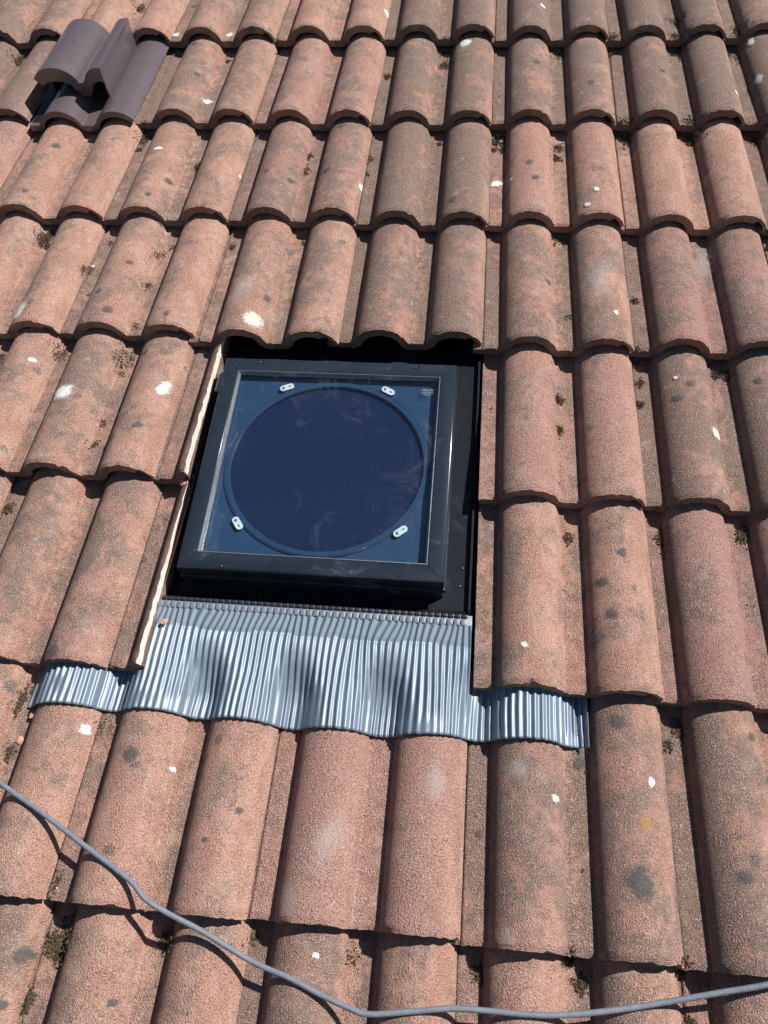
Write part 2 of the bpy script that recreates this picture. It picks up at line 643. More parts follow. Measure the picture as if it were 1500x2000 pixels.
# cut strips left of the opening
for r, dx in ((5, -0.004), (6, 0.0)):
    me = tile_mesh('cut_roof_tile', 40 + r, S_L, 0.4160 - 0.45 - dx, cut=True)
    o = link('cut_roof_tile', me, roof)
    o.location = (0.45 + dx, -VE[r] + (0.004 if r == 5 else -0.008), 0.003)
    o['red'], o['dirt'] = 0.1, 0.42
    o['label'] = 'narrow remnant of a tile sawn off beside the opening, pale cut edge'
    TILES[(r, 3)] = o
# battens below the tiles
for r in range(-3, 12):
    if r in (5, 6):
        spans = ((-1.7, 0.38), (0.98, 3.2))
    else:
        spans = ((-1.7, 3.2),)
    for a, b in spans:
        bm = bmesh.new()
        y = -(VE[r] - LEN + 0.02)
        bm_box(bm, a, b, y - 0.02, y + 0.02, -0.134, -0.104)
        bm_obj('batten', bm, M_WOOD, roof)

#SPOTS-BEGIN
SPOTS = [(5, 1, -0.0168, 0.1761, 0.0236, 0.0216, 0.29, 'w'), (5, 1, 0.1829, 0.1993, 0.0127, 0.0209, -0.29, 'w'), (4, 3, 0.0277, 0.0339, 0.0207, 0.0233, -0.24, 'c'), (4, -1, 0.1201, 0.0354, 0.0162, 0.0269, -0.07, 'c'), (5, 9, 0.043, 0.1553, 0.0137, 0.0125, -0.13, 'w'), (3, 7, -0.0753, 0.1508, 0.0167, 0.0125, 0.15, 'w'), (2, 1, 0.0644, 0.0922, 0.0138, 0.0123, -0.27, 'w'), (3, 3, 0.2067, 0.1167, 0.0085, 0.0141, -0.3, 'w'), (7, 7, 0.1776, 0.2353, 0.0066, 0.008, 0.0, 'w'), (7, 7, 0.0385, 0.2016, 0.0067, 0.0065, -0.14, 'w'), (7, 1, 0.1957, 0.2459, 0.0077, 0.0094, -0.02, 'w'), (7, 3, 0.0514, 0.1975, 0.0041, 0.0046, 0.2, 'w'), (6, 7, -0.0124, 0.0645, 0.0064, 0.006, -0.15, 'w'), (5, -1, 0.1766, 0.2642, 0.009, 0.0076, 0.03, 'w'), (3, 1, -0.0076, 0.2251, 0.013, 0.0073, 0.09, 'w'), (1, 3, 0.2063, 0.12, 0.0115, 0.0173, -0.26, 'w'), (2, 5, 0.1303, 0.3241, 0.0163, 0.0208, -0.23, 'w'), (2, 5, 0.1243, 0.307, 0.0217, 0.0321, -0.2, 'p'), (1, 1, -0.0828, 0.0313, 0.0119, 0.0115, 0.08, 'w'), (1, 1, 0.0728, 0.0293, 0.0103, 0.0117, -0.23, 'w'), (2, 11, -0.041, 0.1556, 0.0085, 0.0202, -0.0, 'w'), (2, 11, -0.0342, 0.3277, 0.0076, 0.0197, 0.01, 'w'), (4, 7, 0.1695, 0.0735, 0.005, 0.0082, -0.13, 'w'), (5, 9, -0.0211, 0.2798, 0.0038, 0.0049, -0.22, 'w'), (3, 1, 0.207, 0.1571, 0.0051, 0.0072, 0.2, 'w'), (3, 7, -0.0656, 0.33, 0.0063, 0.0078, 0.04, 'w'), (3, 7, -0.0414, 0.1367, 0.0035, 0.007, -0.16, 'w'), (3, 7, 0.1445, 0.0799, 0.0067, 0.0084, 0.02, 'w'), (3, 7, 0.1239, 0.0306, 0.0066, 0.0082, 0.3, 'w'), (8, 5, 0.0144, 0.32, 0.0057, 0.0043, -0.28, 'w'), (5, 1, 0.0075, 0.2643, 0.0077, 0.0089, 0.01, 'p'), (7, 7, 0.1734, 0.1681, 0.0007, 0.0007, 0.04, 'w'), (4, 1, -0.0852, 0.2136, 0.0049, 0.0045, 0.27, 'w'), (7, 3, -0.079, 0.0169, 0.0016, 0.0013, -0.17, 'w'), (8, 3, -0.0704, 0.3135, 0.0039, 0.0032, 0.16, 'w'), (1, 7, 0.0317, 0.1193, 0.0082, 0.0098, 0.02, 'w'), (2, 9, 0.1912, 0.0947, 0.006, 0.0079, 0.24, 'w'), (7, 7, 0.1626, 0.1745, 0.0121, 0.0116, -0.25, 'o'), (2, 5, 0.019, 0.0685, 0.0154, 0.0143, 0.2, 'o'), (4, 7, 0.1414, 0.1779, 0.0397, 0.0728, -0.25, 'p'), (7, 5, -0.0357, 0.0292, 0.0218, 0.0287, 0.16, 'p'), (7, 5, 0.1619, 0.2048, 0.0213, 0.0365, -0.11, 'p'), (7, 7, -0.03, 0.0066, 0.0149, 0.0241, 0.24, 'p'), (7, 7, -0.0173, 0.2375, 0.0227, 0.0163, 0.29, 'p'), (7, 5, 0.0122, 0.1132, 0.0261, 0.0409, -0.29, 'p'), (4, 9, 0.0752, 0.263, 0.0267, 0.0754, -0.3, 'p'), (4, 3, -0.0127, 0.1213, 0.028, 0.0576, -0.28, 'p'), (3, -1, 0.0232, 0.2414, 0.0121, 0.0126, -0.26, 'd'), (3, -1, 0.013, 0.051, 0.0102, 0.0081, 0.28, 'd'), (4, 1, 0.0187, 0.0382, 0.0124, 0.0122, 0.24, 'd'), (4, 1, -0.019, 0.0943, 0.0092, 0.0084, 0.23, 'd'), (4, 1, -0.0652, 0.1195, 0.0071, 0.0072, 0.08, 'd'), (4, 1, 0.0218, 0.1912, 0.0095, 0.0074, -0.04, 'd'), (4, 1, 0.1503, 0.0297, 0.0077, 0.0095, 0.07, 'd'), (3, 3, 0.1229, 0.1479, 0.0122, 0.0107, -0.26, 'd'), (3, 3, 0.0392, 0.1164, 0.0074, 0.0105, -0.26, 'd'), (3, 5, 0.1246, 0.0465, 0.0115, 0.0101, -0.3, 'd'), (3, 7, -0.0017, 0.1809, 0.0106, 0.0108, 0.18, 'd'), (3, 7, 0.0118, 0.1246, 0.0104, 0.0104, -0.3, 'd'), (2, 7, 0.1475, 0.117, 0.0112, 0.0124, 0.04, 'd'), (2, 9, 0.0237, 0.1804, 0.0087, 0.0084, -0.2, 'd'), (4, 7, 0.04, 0.1748, 0.0075, 0.0088, -0.26, 'd'), (5, 9, 0.0049, 0.2638, 0.0095, 0.0097, 0.2, 'd'), (5, 9, -0.0218, 0.2288, 0.0113, 0.0108, 0.22, 'd'), (5, 9, 0.1326, 0.2809, 0.0094, 0.0097, 0.08, 'd'), (6, 7, 0.1538, 0.244, 0.0102, 0.0106, -0.29, 'd'), (6, 7, 0.1294, 0.1285, 0.0122, 0.0106, -0.25, 'd'), (7, 7, 0.1346, 0.3221, 0.0131, 0.0125, -0.19, 'd'), (7, 9, 0.0371, 0.3183, 0.0075, 0.0092, -0.26, 'd'), (7, 9, -0.0073, 0.1178, 0.0135, 0.0095, -0.03, 'd'), (8, 1, 0.1942, 0.2843, 0.0137, 0.0122, 0.25, 'd'), (8, 1, 0.1893, 0.2232, 0.0088, 0.008, -0.1, 'd'), (8, 3, 0.0391, 0.2402, 0.0079, 0.0064, 0.28, 'd'), (7, 3, -0.0083, 0.2103, 0.0148, 0.0136, -0.22, 'd'), (7, 3, 0.1361, 0.0982, 0.0061, 0.0054, -0.28, 'd'), (7, 3, 0.1766, 0.1428, 0.007, 0.0064, -0.2, 'd'), (7, 7, -0.0702, 0.1461, 0.0075, 0.0071, -0.25, 'd'), (5, 1, 0.1195, 0.2976, 0.0088, 0.0078, 0.3, 'd'), (5, 1, 0.1056, 0.074, 0.0144, 0.0136, 0.3, 'd'), (5, 1, 0.1594, 0.0982, 0.0122, 0.008, 0.16, 'd'), (6, 1, 0.124, 0.0143, 0.0142, 0.0119, -0.28, 'd'), (3, 3, 0.1345, 0.3286, 0.0116, 0.0098, 0.05, 'd'), (3, 3, -0.0195, 0.1395, 0.0074, 0.0088, -0.11, 'd'), (2, 7, 0.0176, 0.221, 0.0104, 0.0109, -0.13, 'd'), (1, 1, -0.0707, 0.2002, 0.0093, 0.0099, -0.18, 'd'), (2, 1, -0.0138, 0.3229, 0.0116, 0.009, -0.17, 'd'), (2, 1, 0.0275, 0.1712, 0.0098, 0.0106, -0.3, 'd'), (4, 3, 0.0424, 0.1084, 0.0078, 0.0129, -0.13, 'd'), (4, 3, 0.091, 0.1292, 0.0079, 0.0146, 0.24, 'd'), (3, 1, 0.0431, 0.117, 0.0102, 0.0104, -0.12, 'd'), (4, 1, 0.0459, 0.3488, 0.0112, 0.0082, -0.14, 'd'), (3, 1, 0.0171, 0.0443, 0.0087, 0.0099, -0.1, 'd'), (6, 7, 0.1196, 0.189, 0.01, 0.0111, -0.22, 'd'), (7, 7, 0.08, 0.2621, 0.0108, 0.0108, 0.22, 'd'), (7, 7, 0.1503, 0.0975, 0.0192, 0.0255, 0.24, 'd'), (6, 3, -0.0864, 0.2074, 0.0077, 0.008, 0.06, 'd')]
MOSS = [(1.142, 0.3338, 0.0161), (1.442, 0.3327, 0.017), (1.4333, 0.3119, 0.0118), (1.5916, 0.3247, 0.0195), (1.592, 0.3731, 0.0153), (1.2679, 0.312, 0.012), (1.2888, 0.6646, 0.0147), (1.292, 0.6974, 0.0121), (1.4306, 0.6649, 0.0146), (1.442, 0.6906, 0.0144), (1.2682, 0.6649, 0.0086), (1.592, 0.6773, 0.0153), (1.592, 0.6934, 0.0118), (1.121, 0.7256, 0.0086), (1.1174, 0.7727, 0.0085), (1.1145, 1.0395, 0.0102), (1.1392, 1.0475, 0.0113), (0.9719, 0.701, 0.0113), (0.9894, 0.6919, 0.0113), (0.9911, 0.7318, 0.0087), (1.442, 0.2284, 0.0119), (1.592, 0.2798, 0.0104), (0.0614, 1.4098, 0.0127), (0.061, 1.4229, 0.0092), (0.211, 1.4211, 0.0136), (0.211, 1.437, 0.0112), (0.211, 1.4689, 0.0066), (1.442, 1.4148, 0.0068), (1.287, 1.7826, 0.0088), (1.292, 1.8026, 0.007), (1.4384, 1.7657, 0.0087), (1.292, 2.127, 0.0086), (1.2847, 2.117, 0.0078), (0.3678, 2.1873, 0.0105), (0.3847, 2.1944, 0.0087), (0.211, 2.1641, 0.0099), (0.2124, 2.1486, 0.0073), (0.3672, 2.4156, 0.0055), (0.3654, 2.4241, 0.0055), (0.3638, 2.4331, 0.0047), (0.3868, 2.4917, 0.0109), (0.3719, 2.5049, 0.0078), (0.3879, 2.5112, 0.0077), (0.3628, 2.5657, 0.0045), (0.362, 2.5737, 0.0045), (0.361, 2.5811, 0.0038), (0.9864, 2.4786, 0.0071), (0.992, 2.4867, 0.0056), (1.111, 2.4515, 0.0063), (1.261, 2.446, 0.0068), (-0.389, 0.3519, 0.0123), (0.0645, 0.6983, 0.0124), (-0.089, 0.1133, 0.0141), (-0.0798, 0.1276, 0.0109), (-0.0835, 1.0588, 0.0128), (-0.089, 1.0719, 0.0102), (0.8294, 0.3244, 0.0139), (0.8288, 0.3914, 0.0109), (0.6784, 0.4479, 0.0068), (0.692, 1.9299, 0.0035), (1.1295, 2.4818, 0.0048), (0.2249, 2.2422, 0.007), (0.211, 1.1216, 0.0084), (0.242, 0.8174, 0.009), (0.661, 0.7842, 0.0076), (0.661, 0.84, 0.0062), (0.511, 0.8281, 0.0101), (0.511, 0.77, 0.0077), (0.6641, 2.4685, 0.0068), (0.811, 2.4775, 0.0066), (0.2175, 1.354, 0.0057), (0.211, 1.6021, 0.0053), (0.211, 1.6543, 0.0052), (0.061, 1.1805, 0.0085), (0.211, 1.2254, 0.0059), (1.111, 1.4903, 0.006), (1.111, 1.5682, 0.0048), (1.1312, 1.2873, 0.0052), (1.2702, 1.2356, 0.0052), (1.2634, 1.3798, 0.006), (1.2658, 1.4956, 0.0049)]
CABLE = [(-0.2915, -2.0625, -0.0093), (0.0105, -2.1925, -0.0093), (0.1917, -2.2705, -0.0093), (0.2521, -2.2965, -0.0071), (0.2818, -2.31, -0.006), (0.335, -2.3343, -0.0039), (0.4108, -2.372, -0.0008), (0.4872, -2.4096, 0.0024), (0.5195, -2.4329, 0.0035), (0.5548, -2.4475, -0.0008), (0.6074, -2.4659, -0.0098), (0.6752, -2.4936, -0.0198), (0.7272, -2.5075, -0.0192), (0.7715, -2.5222, -0.018), (0.8144, -2.5344, -0.0169), (0.8422, -2.5391, -0.0165), (0.8956, -2.5313, -0.0172), (0.9488, -2.5228, -0.0179), (0.9955, -2.5207, -0.0181), (1.0419, -2.5202, -0.0181), (1.0814, -2.5176, -0.0184), (1.1274, -2.511, -0.0189), (1.1934, -2.4974, -0.02), (1.2905, -2.4731, -0.0134), (1.3536, -2.4572, -0.0054), (1.404, -2.4392, 0.0021), (1.5552, -2.3852, 0.0021), (1.8576, -2.2772, 0.0021)]
#SPOTS-END

def splat(tile, s, y, ra, rb, rot, mat, name, seed):
    rg = random.Random(seed)
    rings, nseg = 6, 20
    lob = [(rg.uniform(0.02, 0.10), rg.randint(1, 4), rg.uniform(0, 6.28)) for _ in range(3)]
    verts, rad, faces = [(s, y)], [0.0], []
    for i in range(1, rings + 1):
        f = i / rings
        for j in range(nseg):
            a = 2 * math.pi * j / nseg
            q = 1 + sum(m * math.sin(n * a + ph) for m, n, ph in lob)
            px, py = ra * f * q * math.cos(a) * 1.25, rb * f * q * math.sin(a) * 1.25
            verts.append((s + px * math.cos(rot) - py * math.sin(rot), y + px * math.sin(rot) + py * math.cos(rot)))
            rad.append(f)
    for j in range(nseg):
        l = (j + 1) % nseg
        faces.append((0, 1 + j, 1 + l))
        for i in range(rings - 1):
            a, b = 1 + i * nseg, 1 + (i + 1) * nseg
            faces.append((a + j, b + j, b + l, a + l))
    vv = []
    for x, yy in verts:
        x = min(max(x, -0.090), S_R - 0.001)
        yy = max(yy, 0.006)
        dz = (prof(x + 0.0015) - prof(x - 0.0015)) / 0.003
        nx, nz = -dz / math.hypot(1, dz), 1 / math.hypot(1, dz)
        vv.append((x + nx * 0.0014, yy, prof(x) - yy * SLOPE + nz * 0.0014))
    o = mesh_obj(name, vv, faces, mat, tile)
    o.data.attributes.new('rad', 'FLOAT', 'POINT').data.foreach_set('value', rad)
    return o


KINDS = {'w': (M_WHITE, 'white_lichen_patch'), 'c': (M_CREAM, 'cream_lichen_patch'), 'd': (M_DARK, 'dark_lichen_patch'),
         'p': (M_PALE, 'pale_bloom_patch'), 'o': (M_ORANGE, 'orange_lichen_patch')}
for i, (r, k, s, y, ra, rb, rot, kind) in enumerate(SPOTS):
    if (r, k) in TILES:
        mat, nm = KINDS[kind]
        splat(TILES[(r, k)], s, y, ra, rb, rot, mat, nm, 100 + i)

# ------------------------------------------------------------------ moss and crumbs
def moss():
    rg = random.Random(3)
    verts, faces = [], []

    def lump(x, y, z, r):
        b = len(verts)
        pts = [(0, 0, 1), (0.9, 0, 0.2), (0.28, 0.85, 0.2), (-0.72, 0.5, 0.2), (-0.72, -0.5, 0.2), (0.28, -0.85, 0.2), (0, 0, -0.7)]
        a = rg.uniform(0, 6.28)
        for px, py, pz in pts:
            q = r * rg.uniform(0.6, 1.35)
            verts.append((x + q * (px * math.cos(a) - py * math.sin(a)), y + q * (px * math.sin(a) + py * math.cos(a)), z + q * pz))
        for i in range(5):
            j = (i + 1) % 5
            faces.append((b, b + 1 + i, b + 1 + j))
            faces.append((b + 6, b + 1 + j, b + 1 + i))

    def leaf(x, y, z, r):
        b = len(verts)
        a = rg.uniform(0, 6.28)
        t = rg.uniform(0.2, 1.2)
        d = Vector((math.cos(a) * math.cos(t), math.sin(a) * math.cos(t), math.sin(t)))
        sd = Vector((-math.sin(a), math.cos(a), 0)) * r * 0.22
        p0 = Vector((x, y, z))
        verts.extend([tuple(p0 - sd), tuple(p0 + sd), tuple(p0 + d * r)])
        faces.append((b, b + 1, b + 2))
    spots = list(MOSS)
    for (r, k), o in TILES.items():
        if -1 <= r <= 8 and -5 <= k <= 13:
            for c in (-0.075, 0.075):
                if rg.random() < 0.42:
                    vv = VE[r] - 0.355 + rg.uniform(0.03, 0.075)
                    spots.append((k * P + c + rg.uniform(-0.012, 0.016), vv, rg.uniform(0.004, 0.010)))
                for _ in range(rg.randint(0, 3)):
                    spots.append((k * P + c + rg.choice((-0.012, 0.0, 0.019)) + rg.uniform(-0.006, 0.006), VE[r] - rg.uniform(0.02, 0.30), rg.uniform(0.001, 0.003)))
    for n_, (u, v, R) in enumerate(spots):
        R = R * 1.3 if n_ < len(MOSS) else R
        if 0.40 < u < 0.955 and 1.385 < v < 2.18:
            continue
        n = int(10 + R * 6500)
        if R < 0.003:
            n = 4
        for _ in range(n):
            x = u + rg.gauss(0, R * 0.55)
            y = v + rg.gauss(0, R * 0.75)
            if any(0 <= y - VE[q] < 0.004 for q in VE):
                continue
            z = surf(x, y)
            rr = rg.uniform(0.0009, 0.0027) if R > 0.004 else rg.uniform(0.0007, 0.0016)
            lump(x, -y, z + rr * 0.4, rr)
            if R > 0.004:
                for _ in range(3):
                    leaf(x + rg.gauss(0, 0.002), -y + rg.gauss(0, 0.002), z + 0.001, rg.uniform(0.0014, 0.0030))
    o = mesh_obj('moss', verts, faces, M_MOSS, None, smooth=False)
    place(o)
    o['kind'] = 'stuff'
    tag(o, 'dry brown and olive moss lodged in the troughs between the tile rolls', 'moss')


moss()

# ------------------------------------------------------------------ skylight (light tunnel roof unit)
CX, CY = 0.6780, -1.6930
OX, OY = 0.683 - CX, -1.706 - CY
sk = empty('skylight', CX, CY, -0.078, 'square black framed skylight with a round dark lens, set in an opening in the tiles', 'skylight')
ZB = -0.078           # tray level in roof coordinates


def zl(z):
    return z - ZB


# flashing tray around the unit
def tray():
    xs = (-0.279, -0.268, -0.262, -0.2, 0.2, 0.262, 0.2705, 0.2745)
    bm = bmesh.new()
    prof_x = [(-0.281, 0.020), (-0.277, 0.020), (-0.274, 0.002), (-0.225, 0.0), (0.225, 0.0), (0.264, 0.002), (0.2675, 0.012), (0.2715, 0.012)]
    ysec = [(0.36, 0.0), (0.24, 0.0), (-0.20, 0.0), (-0.237, 0.004), (-0.256, 0.029)]
    vs = [[bm.verts.new((x + OX, y + OY, z + dz)) for x, z in prof_x] for y, dz in ysec]
    for i in range(len(ysec) - 1):
        for j in range(len(prof_x) - 1):
            bm.faces.new((vs[i][j], vs[i + 1][j], vs[i + 1][j + 1], vs[i][j + 1]))
    ext = bmesh.ops.solidify(bm, geom=bm.faces[:], thickness=0.0015)
    return bm_obj('flashing_tray', bm, M_TRAY, sk, 30)


tray()
# base, collar and cover frame
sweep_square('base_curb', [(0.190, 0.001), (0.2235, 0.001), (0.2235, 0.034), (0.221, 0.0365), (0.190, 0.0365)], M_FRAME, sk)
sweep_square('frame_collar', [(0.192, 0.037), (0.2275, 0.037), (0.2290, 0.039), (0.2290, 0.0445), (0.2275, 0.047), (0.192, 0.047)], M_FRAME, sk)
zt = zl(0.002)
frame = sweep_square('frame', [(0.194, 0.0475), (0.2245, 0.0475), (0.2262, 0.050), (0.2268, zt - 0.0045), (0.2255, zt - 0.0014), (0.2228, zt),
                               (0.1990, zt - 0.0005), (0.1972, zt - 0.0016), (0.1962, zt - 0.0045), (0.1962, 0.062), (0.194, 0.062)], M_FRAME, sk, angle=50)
sweep_square('glazing_lip', [(0.1964, zt - 0.0012), (0.1952, zt - 0.0008), (0.1935, zt - 0.0060), (0.1925, zt - 0.0062), (0.1915, zt - 0.0086), (0.1925, zt - 0.0120), (0.1964, zt - 0.0120)], M_LIP, sk, angle=50)
CLIPS = ((0.5785, -1.5218, 0.42), (0.7780, -1.5215, -0.50), (0.5352, -1.8268, -0.95), (0.8264, -1.8258, 0.72))
SCREWS = ((0.5235, -1.4735, ), (0.8315, -1.4735), (0.5305, -1.9180), (0.8330, -1.9150))
# small corner mitre lines on the frame
for cx, cy in ((-1, -1), (1, -1), (1, 1), (-1, 1)):
    a = math.atan2(cy, cx)
    bm = bmesh.new()
    bm_box(bm, -0.0175, 0.0175, -0.0003, 0.0003, -0.0004, 0.0003)
    o = bm_obj('mitre_joint', bm, M_SCREW, frame)
    o.location = (cx * 0.2108 * KS, cy * 0.2108 * KS, zt)
    o.rotation_euler = (0, 0, a)
# screws in the frame
SCR = None
for x, y in SCREWS:
    if SCR is None:
        bm = bmesh.new()
        bmesh.ops.create_cone(bm, cap_ends=True, segments=20, radius1=0.0042, radius2=0.0034, depth=0.0016)
        es = bm.faces[:]
        top = max(bm.faces, key=lambda f: f.calc_center_median().z)
        r2 = bmesh.ops.inset_region(bm, faces=[top], thickness=0.0016)
        for v in top.verts:
            v.co.z -= 0.0012
        SCR = bm_obj('screw', bm, M_SCREW, frame)
        o = SCR
    else:
        o = SCR.copy()
        COL.objects.link(o)
        o.parent = frame
    o.location = (x - CX, y - CY, zt + 0.0006)
# glass and what lies below it
bm = bmesh.new()
bm_box(bm, -0.1965, 0.1965, -0.1965, 0.1965, zt - 0.0115, zt - 0.0078)
pane = bm_obj('glass_pane', bm, glass_material(), sk)
RC = 0.1835
# plate with a round opening
verts, faces = [], []
N = 128
for k in range(N):
    a = 2 * math.pi * k / N
    c, s_ = math.cos(a), math.sin(a)
    q = 0.1966 / max(abs(c), abs(s_))
    verts.append((RC * c, RC * s_, zt - 0.020))
    verts.append((q * c, q * s_, zt - 0.020))
    verts.append((RC * c, RC * s_, zt - 0.026))
for k in range(N):
    l = (k + 1) % N
    faces.append((3 * k, 3 * k + 1, 3 * l + 1, 3 * l))
    faces.append((3 * k, 3 * l, 3 * l + 2, 3 * k + 2))
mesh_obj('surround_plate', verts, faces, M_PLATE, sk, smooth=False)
disc_ring('diffuser_ring', 0.1765, 0.1868, zt - 0.0205, zt - 0.0165, M_RING, sk, 0.0014)
disc_ring('ring_bead', 0.1868, 0.1886, zt - 0.0205, zt - 0.0172, M_RING, sk, 0.0006)
# slightly dished dark lens
verts, faces = [(0, 0, zt - 0.030)], []
for i in range(1, 13):
    rr = RC * i / 12
    for k in range(96):
        a = 2 * math.pi * k / 96
        verts.append((rr * math.cos(a), rr * math.sin(a), zt - 0.030 + 0.007 * (i / 12) ** 2))
for k in range(96):
    l = (k + 1) % 96
    faces.append((0, 1 + k, 1 + l))
    for i in range(11):
        a, b = 1 + i * 96, 1 + (i + 1) * 96
        faces.append((a + k, b + k, b + l, a + l))
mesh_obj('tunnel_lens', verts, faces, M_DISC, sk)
# four pill shaped clips with a slot and a rivet
CL = None
for x, y, rot in CLIPS:
    if CL is None:
        pts = []
        L, R_ = 0.0075, 0.0065
        for k in range(13):
            a = -math.pi / 2 + math.pi * k / 12
            pts.append((L + R_ * math.cos(a), R_ * math.sin(a)))
        for k in range(13):
            a = math.pi / 2 + math.pi * k / 12
            pts.append((-L + R_ * math.cos(a), R_ * math.sin(a)))
        bm = bmesh.new()
        f = bm.faces.new([bm.verts.new((a, b, 0)) for a, b in pts])
        ex = bmesh.ops.extrude_face_region(bm, geom=[f])
        for v in [g for g in ex['geom'] if isinstance(g, bmesh.types.BMVert)]:
            v.co.z += 0.0026
        CL = bm_obj('clip', bm, M_CLIP, sk)
        o = CL
        bm = bmesh.new()
        bm_box(bm, -0.003, 0.003, -0.0009, 0.0009, 0, 0.0004)
        slot0 = bm_obj('slot', bm, M_SCREW, o)
        slot0.location = (0.006, 0, 0.0026)
        bm = bmesh.new()
        bmesh.ops.create_uvsphere(bm, u_segments=16, v_segments=8, radius=0.0032)
        for v in bm.verts:
            v.co.z *= 0.5
        riv0 = bm_obj('rivet', bm, M_LIP, o)
        riv0.location = (-0.0065, 0, 0.0026)
    else:
        o = CL.copy()
        COL.objects.link(o)
        o.parent = sk
        for c in (slot0, riv0):
            d = c.copy()
            COL.objects.link(d)
            d.parent = o
    o.location = (x - CX, y - CY, zt - 0.0160)
    o.rotation_euler = (0, 0, rot)
# etched maker's mark in the corner of the glass
def text_obj(body, size, x, y, z):
    cu = bpy.data.curves.new('mark', 'FONT')
    cu.body = body
    cu.size = size
    cu.align_x = 'CENTER'
    cu.extrude = 0.0001
    t = bpy.data.objects.new('mark', cu)
    COL.objects.link(t)
    dg = bpy.context.evaluated_depsgraph_get()
    me = bpy.data.meshes.new_from_object(t.evaluated_get(dg))
    bpy.data.objects.remove(t)
    me.materials.clear()
    me.materials.append(M_TEXT)
    o = link('maker_mark', me, pane)
    o.location = (x, y, z)
    return o


mx, my = 0.8545 - CX, -1.5240 - CY
text_obj('VELUX', 0.0072, mx, my, zt - 0.0074)
for i, (wd, th) in enumerate(((0.021, 0.0007), (0.021, 0.0006), (0.012, 0.0007))):
    bm = bmesh.new()
    bm_box(bm, -wd / 2, wd / 2, -th / 2, th / 2, 0, 0.0002)
    o = bm_obj('maker_mark', bm, M_TEXT, pane)
    o.location = (mx, my - 0.0030 - 0.0032 * i, zt - 0.0075)
# bracket left of the frame
bm = bmesh.new()
bm_box(bm, -0.011, 0.011, -0.028, 0.028, 0.0, 0.003, 0.0008)
bm_box(bm, 0.0085, 0.0115, -0.028, 0.028, 0.003, 0.022, 0.0008)
o = bm_obj('fixing_bracket', bm, M_LIP, sk)
o.location = (0.436 - CX, -1.490 - CY, zl(-0.040))
# rivets on the tray, right of the frame
for x, y in ((0.934, -1.895), (0.937, -1.86)):
    bm = bmesh.new()
    bmesh.ops.create_uvsphere(bm, u_segments=12, v_segments=6, radius=0.0026)
    for v in bm.verts:
        v.co.z *= 0.5
    o = bm_obj('rivet', bm, M_TRAY, sk)
    o.location = (x - CX, y - CY, 0.002)

# ------------------------------------------------------------------ pleated apron below the unit
LAM = 0.0113


def sst(a, b, x):
    t = min(1, max(0, (x - a) / (b - a)))
    return t * t * (3 - 2 * t)


